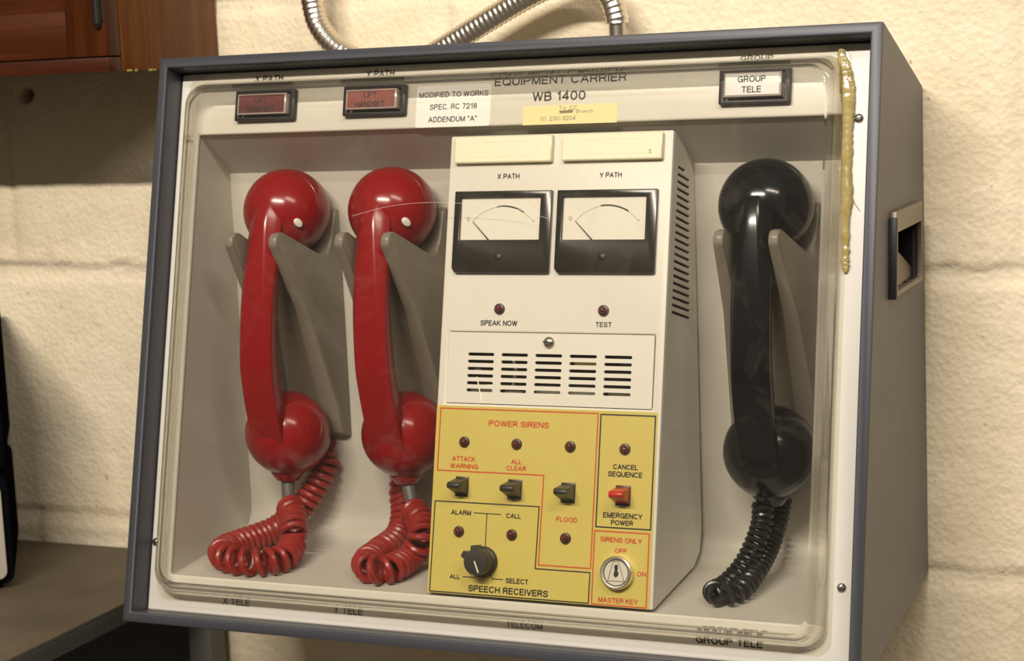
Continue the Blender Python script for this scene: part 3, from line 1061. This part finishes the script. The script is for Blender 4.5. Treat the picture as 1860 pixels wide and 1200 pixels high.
# --- two meters
METER = [(.2369, .2535, .3082, .3094), (.3123, .2535, .3826, .3092)]
MWIN = [(.2414, .2759, .3003, .3051), (.3164, .2757, .3752, .3049)]
for (u0, v0, u1, v1), (a0, b0, a1, b1), s in zip(METER, MWIN, ('black framed meter on the left', 'black framed meter on the right')):
    b = MB(F)
    ol = [(u0 + .0022, v0), (u1 - .0006, v0), (u1, v0 + .0006), (u1, v1), (u0, v1), (u0, v0 + .0032)]
    b.prism(ol, [rect(a0, b0, a1, b1)], -0.0200, -0.0165, 'meter_black', bev=.0004)
    mt = lab(b.build('meter', con), s)
    b = MB(F)
    b.box((a0 - .0005, b0 - .0005, -.0200), (a1 + .0005, b1 + .0005, -.0190), 'dial_white')
    cx, cy = a0 + .0309, b0 - .0062
    rr = .0292
    def arc(d0, d1, r):
        return [(cx + r * math.sin(math.radians(d)), cy + r * math.cos(math.radians(d))) for d in np.linspace(d0, d1, 14)]
    b.line(arc(-50, 50, rr), .00022, -.01892, 'ink_faint', closed=False)
    b.line(arc(-9, 31, rr + .0003), .0010, -.01891, 'ink', closed=False)
    b.text('0', cx - .0256, cy + .0208, .0022, .0028, -.01892, 'ink_faint')
    e0 = arc(50, 50.1, rr)[0]
    b.line([(e0[0] - .0005, e0[1] - .0004), e0, (e0[0] + .0012, e0[1] + .0012)], .0003, -.01892, 'ink_faint', closed=False)
    b.build('dial', mt)
    b = MB(F)
    tp = arc(-49, -48.9, rr - .0006)[0]
    bt = (a0 + .0215, b0 + .0002)
    b.tube([(tp[0], tp[1], -.0180), (bt[0], bt[1], -.0180)], [.00022, .00042], 'ink', n=8)
    b.build('needle', mt)
    b = MB(F)
    b.box((a0 + .0001, b0 + .0001, -.0174), (a1 - .0001, b1 - .0001, -.0168), 'clear_acrylic')
    b.build('window_pane', mt)
    b = MB()
    b.lathe([(.0026, 0), (.0026, .0003), (.0021, .0006), (0, .0007)], FMat((u0 + u1) / 2 - .0015, v0 + .0108, -.0166), 'matt_black', 18)
    b.build('zero_adjuster', mt)

# --- label holders above the meters
for (u0, v0, u1, v1), s in zip([(.2352, .3286, .3069, .3470), (.3143, .3288, .3850, .3468)], ('cream label holder on the left', 'cream label holder on the right')):
    b = MB(F)
    b.box((u0, v0, -.0200), (u1, v1, -.0155), 'holder_clear', bev=.0009)
    h_ = lab(b.build('label_holder', con), s)
    b = MB(F)
    b.prism(rect(u0 + .0009, v0 + .0009, u1 - .0009, v1 - .0006), [], -.0156, -.01535, 'paper_cream')
    b.line(round_rect(u0 + .0125, v0 + .0040, u1 - .0105, v1 - .0042, .0015, 3), .00022, -.0153, 'holder_clear')
    if u0 > .31:
        b.text('S', u1 - .0082, v0 + .0050, .0018, .0030, -.0153, 'ink_faint')
    b.build('paper_insert', h_)

# --- yellow section: overlay with its rules and lettering
b = MB(F)
b.prism(rect(.2304, .0364, .3887, .1630), [], -0.0200, -0.0197, 'panel_yellow')
Z = -.01958
mm = lambda L: [(p[0]*.001, p[1]*.001) for p in L]
b.line(mm([(233.4, 161.0), (347.6, 161.0), (347.2, 59.8), (310.5, 59.8), (311.2, 118.8), (233.2, 118.8)]), .0009, Z, 'ink_red')
b.line(mm([(232.8, 98.0), (309.0, 98.0), (308.4, 57.2), (347.0, 57.2), (346.8, 37.3), (232.2, 37.3)]), .0008, Z, 'ink')
b.line(mm(rect(349.6, 87.2, 387.2, 160.5)), .0009, Z, 'ink')
b.line(mm(rect(349.0, 37.2, 386.5, 84.6)), .0009, Z, 'ink_red')
b.line(mm([(261.9, 91.4), (281.8, 91.4)]), .0006, Z, 'ink', closed=False)
b.line(mm([(271.6, 91.4), (271.6, 66.0)]), .0006, Z, 'ink', closed=False)
b.line(mm([(256.2, 48.4), (265.5, 48.6), (267.6, 52.5)]), .0006, Z, 'ink', closed=False)
b.line(mm([(285.8, 48.4), (278.0, 48.4), (275.4, 52.5)]), .0006, Z, 'ink', closed=False)
TRED = [('POWER SIRENS', 291.3, 151.9, 43.7, 4.0), ('ATTACK', 252.4, 127.2, 17.2, 3.34), ('WARNING', 252.9, 122.3, 20.9, 3.33), ('ALL', 291.1, 126.9, 7.6, 3.29), ('CLEAR', 291.2, 122.5, 14.2, 3.29), ('FLOOD', 329.0, 90.6, 14.8, 3.24), ('SIRENS ONLY', 367.5, 79.4, 28.8, 3.37), ('OFF', 367.6, 72.5, 8.3, 3.19), ('ON', 382.4, 58.5, 6.2, 3.16), ('MASTER KEY', 367.2, 40.4, 27.2, 3.35)]
TBLK2 = [('ALARM', 252.5, 91.1, 14.7, 3.32), ('CALL', 291.0, 90.9, 10.8, 3.28), ('ALL', 250.4, 48.1, 7.5, 3.12), ('SELECT', 295.8, 48.0, 16.3, 3.43), ('SPEECH RECEIVERS', 289.5, 41.2, 57.5, 4.34), ('CANCEL', 368.2, 126.8, 17.3, 3.39), ('SEQUENCE', 368.2, 122.0, 23.7, 3.57), ('EMERGENCY', 367.8, 95.2, 27.1, 3.55), ('POWER', 367.5, 90.6, 15.3, 3.37)]
for s, cx, cy, w, h in TRED:
    b.text(s, cx*.001, cy*.001, w*.001, h*.001, Z, 'ink_red', 0.08)
for s, cx, cy, w, h in TBLK2:
    b.text(s, cx*.001, cy*.001, w*.001, h*.001, Z, 'ink', 0.07)
lab(b.build('siren_faceplate', con), 'yellow faceplate printed with red and black rules and words')

# --- nine indicator lights
for u, v in ((273.2, 229.2), (348.0, 228.9), (252.4, 138.6), (290.8, 138.6), (329.2, 138.5), (367.4, 138.4), (251.8, 78.4), (290.5, 78.4), (328.9, 78.3)):
    M = FMat(u*.001, v*.001, -.0198)
    b = MB()
    b.lathe([(.0037, 0), (.0037, .0010), (.0034, .0017), (.0025, .0019), (.0024, .0006), (0, .0006)], M, 'led_body', 24)
    led = b.build('indicator_light', con)
    b = MB()
    b.lathe([(.0024, .0008), (.0024, .0018), (.0021, .0030), (.0014, .0038), (.0006, .0042), (0, .0043)], M, 'led_red', 20)
    b.build('lens', led)

# --- four lever switches
SW = [(247.6, 102.0, 257.1, 115.2), (286.1, 101.8, 296.1, 115.1), (324.3, 101.6, 334.2, 114.8), (362.4, 101.7, 372.6, 114.8)]
for i, (u0, v0, u1, v1) in enumerate(SW):
    u0, v0, u1, v1 = u0*.001, v0*.001, u1*.001, v1*.001
    vc = (v0 + v1) / 2
    b = MB(F)
    b.box((u0, v0, -.0197), (u1, v1, -.0187), 'switch_black', bev=.0003)
    sw = b.build('lever_switch', con)
    if i == 3:
        lab(sw, 'lever switch with a red lever')
    b = MB(F)
    mk = 'switch_red' if i == 3 else 'switch_black'
    tip = [(-.0058 + .0020 * math.cos(math.radians(a)), vc + .0006 + .0021 * math.sin(math.radians(a))) for a in range(-80, 81, 20)]
    b.prism([(-.0188, vc - .0052)] + tip + [(-.0188, vc + .0056)], [], u0 + .0003, u1 - .0003, mk, axes=(2, 1, 0), bev=.0004)
    lv = b.build('lever', sw)
    if i == 3:
        lab(lv, 'red lever')

# --- rotary knob
M = FMat(.2708, .0593, -.0197)
b = MB()
b.lathe([(.0104, 0), (.0104, .0028), (.0100, .0034), (.0090, .0038), (.0086, .0130), (.0080, .0142), (.0060, .0144), (0, .0144)], M, 'switch_black', 40)
kn = lab(b.build('selector_knob', con), 'black rotary knob with a white pointer line')
b = MB()
for a in (100, 152):
    Q = M @ Matrix.Rotation(math.radians(a), 4, 'Z')
    vs = [tuple(Q @ Vector(p)) for p in ((.0070, -.0026, .0050), (.0112, -.0020, .0050), (.0112, .0020, .0050), (.0070, .0026, .0050), (.0070, -.0026, .0140), (.0112, -.0020, .0136), (.0112, .0020, .0136), (.0070, .0026, .0140))]
    b.add(vs, [(0,1,2,3), (4,5,6,7), (0,1,5,4), (1,2,6,5), (2,3,7,6), (3,0,4,7)], 'switch_black')
b.build('finger_grip', kn)
b = MB()
Q = M @ Matrix.Rotation(math.radians(-66), 4, 'Z')
for x0, x1, zz in ((-.0008, .0074, .0146), ):
    vs = [tuple(Q @ Vector(p)) for p in ((x0, -.00045, .0142), (x1, -.00045, .0142), (x1, .00045, .0142), (x0, .00045, .0142), (x0, -.00045, zz), (x1, -.00045, zz), (x1, .00045, zz), (x0, .00045, zz))]
    b.add(vs, [(0,1,2,3), (4,5,6,7), (0,1,5,4), (1,2,6,5), (2,3,7,6), (3,0,4,7)], 'white_plastic')
lab(b.build('pointer_line', kn), 'white pointer line')

# --- key lock
M = FMat(.3664, .0585, -.0197)
b = MB()
b.lathe([(.0110, 0), (.0110, .0040), (.0106, .0050), (.0098, .0055), (.0090, .0054), (.0086, .0046), (.0084, .0030)], M, 'chrome', 40)
lk = lab(b.build('key_lock', con), 'round chrome key lock')
b = MB()
b.lathe([(.0084, .0030), (.0083, .0040), (0, .0041)], M, 'lock_face', 32)
def Lm(x, y, z):
    return M @ Vector((x, y, z))
b.map = Lm
b.line([(-.0022, .0072), (.0014, .0072), (.0058, -.0054), (-.0054, -.0054)], .0003, .00425, 'matt_black')
b.line([(.0083 * math.cos(a), .0083 * math.sin(a)) for a in np.linspace(0, 2*math.pi, 33)[:-1]], .0004, .00425, 'matt_black')
b.prism([(-.0009, .0052), (.0009, .0052), (.0012, .0030), (.0008, .0012), (.0018, .0), (.0014, -.0018), (-.0002, -.0030), (-.0014, -.0018), (-.0014, .0002), (-.0008, .0012), (-.0013, .0032)], [], .0040, .0044, 'matt_black')
b.build('lock_barrel', lk)

# ================================================================== HANDSETS
TOP_R = .0312
def handset(label, top, bottom, body_m, cord_m, cord, coil_R, wire_r, pitch, nub, sleeve_m, group):
    top, bottom = Vector(top), Vector(bottom)
    zl = (top - bottom).normalized()
    xl = Vector((1, 0, 0))
    xl = (xl - zl * xl.dot(zl)).normalized()
    yl = zl.cross(xl)
    L = (top - bottom).length
    M = Matrix.Translation(bottom) @ Matrix((xl, yl, zl)).transposed().to_4x4()
    root = thing('telephone_handset', label, 'telephone handset', M, group)
    H_ = lambda x, y, z: M @ Vector((x, y, z))      # x across, -y outward, z up; origin at the mouthpiece ball
    b = MB(H_)
    # ---- grip: lofted faceted section, bowed outward
    spine = [(20, 3), (13.5, 13.5), (5, 21.5), (-8, 27.5), (-24, 31.5), (-45, 35.5), (-65, 38), (-85, 38.5), (-105, 37.5), (-122, 34.5), (-138, 30.5), (-152, 26), (-165, 20), (-176, 11), (-182, 3)]
    pts = smooth_path([(0, -d * .001, L + z * .001) for z, d in spine], .003)
    secs = []
    n = len(pts)
    for i, p in enumerate(pts):
        t = (pts[min(i + 1, n - 1)] - pts[max(i - 1, 0)]).normalized()
        nr = Vector((1, 0, 0)).cross(t)
        if nr.y > 0 and abs(t.z) > .2:
            nr = -nr
        k = i / (n - 1)                                  # 0 at the earpiece, 1 at the mouthpiece
        a = .0130
        cx = max(.0012, .0092 - .0175 * max(0, k - .18))  # facet tapers away downward
        cd = max(.0010, .0072 - .0135 * max(0, k - .18))
        f_, bk = .0088, -.0092
        poly = [(-(a - cx), f_), (a - cx, f_), (a, f_ - cd), (a - .0016, -.0060), (a - .0052, bk), (-(a - .0052), bk), (-(a - .0016), -.0060), (-a, f_ - cd)]
        out = []
        m = len(poly)
        for q in range(m):
            P, A, B = Vector(poly[q]), Vector(poly[q - 1]), Vector(poly[(q + 1) % m])
            r = min(.0011, (A - P).length * .35, (B - P).length * .35)
            p1 = P + (A - P).normalized() * r
            p2 = P + (B - P).normalized() * r
            for tt in (0, .5, 1):
                out.append(p1 * (1 - tt) ** 2 + P * 2 * tt * (1 - tt) + p2 * tt ** 2)
        secs.append([tuple(p + Vector((1, 0, 0)) * o.x + nr * o.y) for o in out])
    m = len(secs[0])
    vs = [v for s_ in secs for v in s_]
    fs = []
    for i in range(n - 1):
        for k in range(m):
            j = (k + 1) % m
            fs.append((i*m + k, i*m + j, (i+1)*m + j, (i+1)*m + k))
    fs.append(tuple(range(m)))
    fs.append(tuple((n-1)*m + k for k in range(m)))
    b.add(vs, fs, body_m)
    # ---- two domes
    RX = Matrix.Rotation(math.radians(90), 4, 'X')       # local Z -> -Y (outward)
    def dome(z, tilt):
        return M @ Matrix.Translation((0, 0, z)) @ Matrix.Rotation(math.radians(tilt), 4, 'X') @ RX
    R = TOP_R
    prof = [(0, R)] + [(R * math.sin(math.radians(t)), R * math.cos(math.radians(t))) for t in range(5, 81, 5)] + [(R * .9838, R * .165), (R * .970, R * .158)]
    b2 = MB()
    b2.lathe(prof, dome(L, 0), body_m, 56)
    b2.lathe(prof, dome(0, -26), body_m, 56)
    # ---- spout for the cord
    b2.lathe([(.0135, -.0255), (.0128, -.0290), (.0105, -.0325), (.0080, -.0355), (.0060, -.0360), (0, -.0360)], M, body_m, 28)
    o0 = len(b.v)
    b.v += b2.v
    b.f += [[i + o0 for i in f] for f in b2.f]
    b.mi += b2.mi
    b.build('grip', root, sharp=28)
    # ---- screw-on caps
    cap = [(R * .970, R * .158), (R * .985, R * .150), (R * .998, R * .05), (R * 1.0, -R * .12), (R * .97, -R * .30), (R * .90, -R * .52), (R * .80, -R * .72), (R * .74, -R * .80), (R * .70, -R * .78), (0, -R * .70)]
    c = MB()
    c.lathe(cap, dome(L, 0), body_m, 56)
    c.build('earpiece_cap', root, sharp=50)
    c = MB()
    c.lathe(cap, dome(0, -26), body_m, 56)
    c.build('mouthpiece_cap', root, sharp=50)
    # ---- white stud on the dome
    if nub:
        d = Vector(nub).normalized()
        z = d
        x = z.orthogonal().normalized()
        y = z.cross(x)
        x = Vector((.75, 0, -.66))
        x = (x - z * x.dot(z)).normalized()
        y = z.cross(x)
        Q = Matrix.Translation(top + d * (TOP_R - .0006)) @ Matrix((x, y, z)).transposed().to_4x4() @ Matrix.Diagonal((1.35, 1, 1, 1))
        s = MB()
        s.lathe([(.0027, 0), (.0027, .0022), (.0023, .0029), (.0012, .0032), (0, .0033)], Q, 'white_plastic', 18)
        lab(s.build('stud', root), 'small white stud')
    # ---- sleeve and cord
    s = MB()
    a0 = M @ Vector((0, 0, -.033))
    s.tube(smooth_path([tuple(a0), tuple(a0 * .45 + Vector(cord[0]) * .55 + Vector((0, 0, .001))), tuple(Vector(cord[0]) + Vector((0, 0, .002)))], .002), .0048, sleeve_m, n=16)
    lab(s.build('cord_sleeve', root), 'grey cord sleeve' if sleeve_m == 'sleeve_grey' else 'black cord sleeve')
    s = MB()
    hp = coil(s, cord, coil_R, wire_r, pitch, cord_m)
    s.tube(smooth_path([tuple(Vector(cord[0]) + Vector((0, 0, .004))), tuple(Vector(cord[0]) * .5 + hp[0] * .5), tuple(hp[0]), tuple(hp[2])], .001), wire_r, cord_m, n=8)
    e = Vector(cord[-1])
    s.tube(smooth_path([tuple(hp[-3]), tuple(hp[-1]), tuple(e + Vector((0, .004, .004))), (e.x + .001, -.0845, e.z + .012)], .001), wire_r, cord_m, n=8)
    lab(s.build('coiled_cord', root), ('red' if 'red' in cord_m else 'black') + ' coiled cord')
    return root

mmv = lambda L: [(p[0]*.001, p[1]*.001, p[2]*.001) for p in L]
CORDX = [(-181.5, -127.0, -110.5), (-173.0, -137.0, -115.0), (-165.0, -150.0, -123.0), (-163.5, -156.0, -132.0), (-160.5, -174.5, -136.3), (-171.0, -188.0, -136.3), (-190.7, -188.5, -136.3), (-209.0, -178.0, -136.3), (-216.5, -160.0, -136.3), (-211.7, -137.2, -136.0), (-200.5, -116.7, -132.5), (-184.8, -113.0, -120.0), (-175.0, -106.0, -107.0), (-167.2, -97.0, -90.2), (-165.5, -90.5, -79.0)]
CORDY = [(-78.1, -128.0, -108.5), (-67.0, -139.0, -114.0), (-60.4, -152.0, -122.6), (-68.1, -156.4, -135.0), (-71.0, -180.3, -136.3), (-82.0, -186.5, -136.3), (-95.1, -172.0, -136.3), (-99.5, -142.8, -136.0), (-95.6, -119.0, -130.4), (-96.5, -106.0, -117.1), (-101.5, -97.0, -102.9), (-102.2, -91.0, -88.6)]
CORDB = [(179.4, -125.0, -91.3), (180.4, -130.0, -100.2), (177.9, -138.0, -112.7), (171.0, -147.0, -128.0), (162.0, -158.0, -138.2), (158.5, -171.5, -138.5), (166.5, -178.4, -138.5), (174.0, -166.7, -138.4), (177.5, -148.0, -134.0), (181.3, -120.0, -121.9), (183.0, -102.0, -107.1), (183.7, -92.0, -94.1)]
RG = 'telephone handsets in the cabinet recess'
handset('red telephone handset hanging at the left end of the cabinet recess', (-.1770, -.1120, .1064), (-.1829, -.1200, -.0567), 'red_plastic', 'red_cord', mmv(CORDX), .0081, .0026, lambda k: .0055 + .0050 * math.exp(-((k - .38) / .11) ** 2), (.0215, -.0215, -.0061), 'sleeve_grey', RG)
handset('red telephone handset hanging close beside the cream control panel', (-.0907, -.1120, .1063), (-.0858, -.1200, -.0542), 'red_plastic', 'red_cord', mmv(CORDY), .0081, .0026, lambda k: .0055 + .0055 * math.exp(-((k - .46) / .07) ** 2), (.0215, -.0215, -.0061), 'sleeve_grey', RG)
handset('black telephone handset hanging at the right end of the cabinet recess', (.1831, -.1120, .1063), (.1842, -.1200, -.0557), 'black_plastic', 'black_cord', mmv(CORDB), .0058, .0018, lambda k: .0043 + .0035 * math.exp(-((k - .48) / .10) ** 2), None, 'matt_black', RG)

# ================================================================== FLEXIBLE CONDUIT
CONDUIT = [(-189.5, -35, 420), (-189.8, -35, 330), (-189.4, -35, 277.5), (-188.3, -35, 261.0), (-183.8, -35, 241.8), (-170.0, -35, 225.3), (-147.2, -35, 212.8), (-121.9, -35, 208.4), (-96.3, -35, 212.9), (-72.7, -35, 223.6), (-44.0, -35, 237.8), (-16.3, -35, 251.0), (7.3, -35, 259.9), (28.6, -35, 263.4), (45.2, -35, 258.4), (53.0, -35, 247.6), (56.5, -35, 235.8), (57.0, -35, 230.4)]
cnd = thing('flexible_conduit', 'ribbed steel flexible conduit dipping behind the cabinet top and arching over to an end fitting', 'conduit', Matrix.Translation((.057, -.035, .19)))
path = smooth_path(mmv(CONDUIT), .00071)
rads = []
for i in range(len(path)):
    ph = (i % 6) / 6.0
    rads.append(.0081 + .0009 * (ph if ph < .84 else -0.6))
b = MB()
b.tube(path, rads, 'conduit_steel', n=22)
b.build('ribbed_tube', cnd, sharp=60)
b = MB()
b.lathe([(0, .0465), (.0048, .0465), (.0060, .0455), (.0060, .0260), (.0085, .0260), (.0085, .0150), (.0105, .0150), (.0105, -.0030)], Matrix.Translation((.057, -.035, .1895)), 'steel', 24)
lab(b.build('gland', cnd), 'smooth plated end fitting')

# ================================================================== WOODEN CUPBOARD
KX0, KX1, KY, KZ0, KZ1 = -0.95, -0.2955, -0.1508, 0.2134, 0.62
cup = thing('wooden_cupboard', 'dark brown wooden cupboard on the wall above the cabinet corner', 'cupboard', Matrix.Translation(((KX0 + KX1) / 2, 0, KZ0)))
b = MB()
b.box((KX1 - .018, KY + .0185, KZ0), (KX1, -.001, KZ1), 'wood_upright', bev=.0007)
for (y, l) in ((-.128, .006), (-.118, .003), (-.100, .005), (-.093, .002)):
    b.box((KX1 - .0005, y, KZ0 - .0003), (KX1 + .0003, y + l, KZ0 + .0012), 'paint_fleck')
lab(b.build('side_panel', cup), 'plain side panel with paint flecks along its bottom edge')
b = MB()
b.box((KX0, KY + .001, KZ0), (KX1 - .0006, KY + .018, KZ0 + .0105), 'wood_rail', bev=.0006)
b.box((KX0, KY + .019, KZ0 + .001), (KX1 - .0185, -.001, KZ0 + .010), 'wood_rail')
b.build('bottom_rail', cup)
b = MB()
DX1, DZ0 = KX1 - .0006, KZ0 + .0113
b.box((DX1 - .034, KY - .0005, DZ0), (DX1, KY + .0180, KZ1), 'wood_door', bev=.0007)
b.box((KX0, KY - .0005, DZ0), (DX1 - .0343, KY + .0180, DZ0 + .0335), 'wood_rail', bev=.0007)
b.box((KX0, KY + .004, DZ0 + .0330), (DX1 - .0335, KY + .012, KZ1), 'wood_rail')
dr = lab(b.build('door', cup), 'framed door with a recessed panel')
b = MB()
b.tube([(DX1 - .0048, KY - .0022, .2480), (DX1 - .0048, KY - .0022, .3100)], .0030, 'iron', n=12)
b.tube([(DX1 - .0048, KY - .0022, .2450), (DX1 - .0048, KY - .0022, .2485)], [.0018, .0030], 'iron', n=12)
b.box((DX1 - .0048, KY - .0016, .2500), (DX1 - .0002, KY - .0002, .3100), 'iron')
b.build('hinge', dr)

# ================================================================== TABLE AND THE UNITS ON IT
TX1, TZ = -0.3195, -0.1900
tab = thing('steel_table', 'dark steel table with a ribbed brown top left of the cabinet', 'table', Matrix.Translation((-.75, -.35, -.95)))
b = MB()
b.box((-1.15, -.700, TZ - .0160), (TX1, -.0035, TZ - .0025), 'table_metal', bev=.0012)
b.build('table_frame', tab)
b = MB()
b.box((-1.15, -.6985, TZ - .0025), (TX1 - .0006, -.0040, TZ), 'ribbed_lino', bev=.0006)
lab(b.build('table_top', tab), 'ribbed brown covering')
for lx, ly in ((-.3440, -.0300), (-.3440, -.690), (-1.14, -.030), (-1.14, -.690)):
    b = MB()
    b.box((lx, ly, -.95), (lx + .0220, ly + .0220, TZ - .0160), 'leg_lit', bev=.0010)
    b.build('leg', tab)

b = MB()
b.box((-1.14, -.0080, -.60), (-.3460, -.0050, TZ - .0165), 'table_metal')  # added dark sheet, stands in for shade on the wall under the table
b.build('shade_panel', tab)

def unit(label, z0, z1, mark):
    # turned towards the room, its right back corner by the wall
    a = math.radians(37)
    ctr = Vector((-.5225, -.0150, z0))
    M = Matrix.Translation(ctr) @ Matrix.Rotation(a, 4, 'Z')
    r = thing('equipment_box', label, 'box', M, 'black boxes with cream fronts')
    Q = lambda x, y, z: M @ Vector((x, y, z))
    h = z1 - z0
    b = MB(Q)
    b.prism(round_rect(-.220, .004, .0, h, .010, 5), [], -.150, 0.0, 'box_black', axes=(0, 2, 1), bev=.0015)
    b.build('case', r)
    b = MB(Q)
    b.prism(round_rect(-.214, .009, -.0055, h - .006, .007, 5), [], -.1535, -.1495, 'box_cream', axes=(0, 2, 1), bev=.0010)
    b.map = lambda x, y, z: M @ Vector((x, z, y))
    b.line(round_rect(-.2085, .0150, -.0115, h - .012, .005, 5), .0006, -.15360, 'ink')
    if mark:
        for (mx_, mz, mw, mh) in ((-.0225, .030, .0050, .0055), (-.0215, .0225, .0030, .0035)):
            b.prism([(mx_, mz), (mx_ + mw*.6, mz + mh*.2), (mx_ + mw, mz), (mx_ + mw*.75, mz + mh*.5), (mx_ + mw, mz + mh), (mx_ + mw*.5, mz + mh*.75), (mx_, mz + mh), (mx_ + mw*.3, mz + mh*.5)], [], -.1537, -.15355, 'ink')
    b.build('front_panel', r)
    for fx in (-.205, -.015):
        for fy in (-.140, -.012):
            b = MB()
            b.lathe([(.005, 0), (.005, .0045)], M @ Matrix.Translation((fx, fy, 0)), 'box_black', 14)
            b.build('foot', r)
    return r
unit('black edged box with a cream front standing on the table top', TZ, -.0975, True)
unit('black edged box with a cream front stacked on the other box', -.0975, .0235, False)

for o in COL.objects:
    if o.parent is None and o.type in ('MESH', 'EMPTY') and 'label' not in o:
        print('UNLABELLED', o.name)
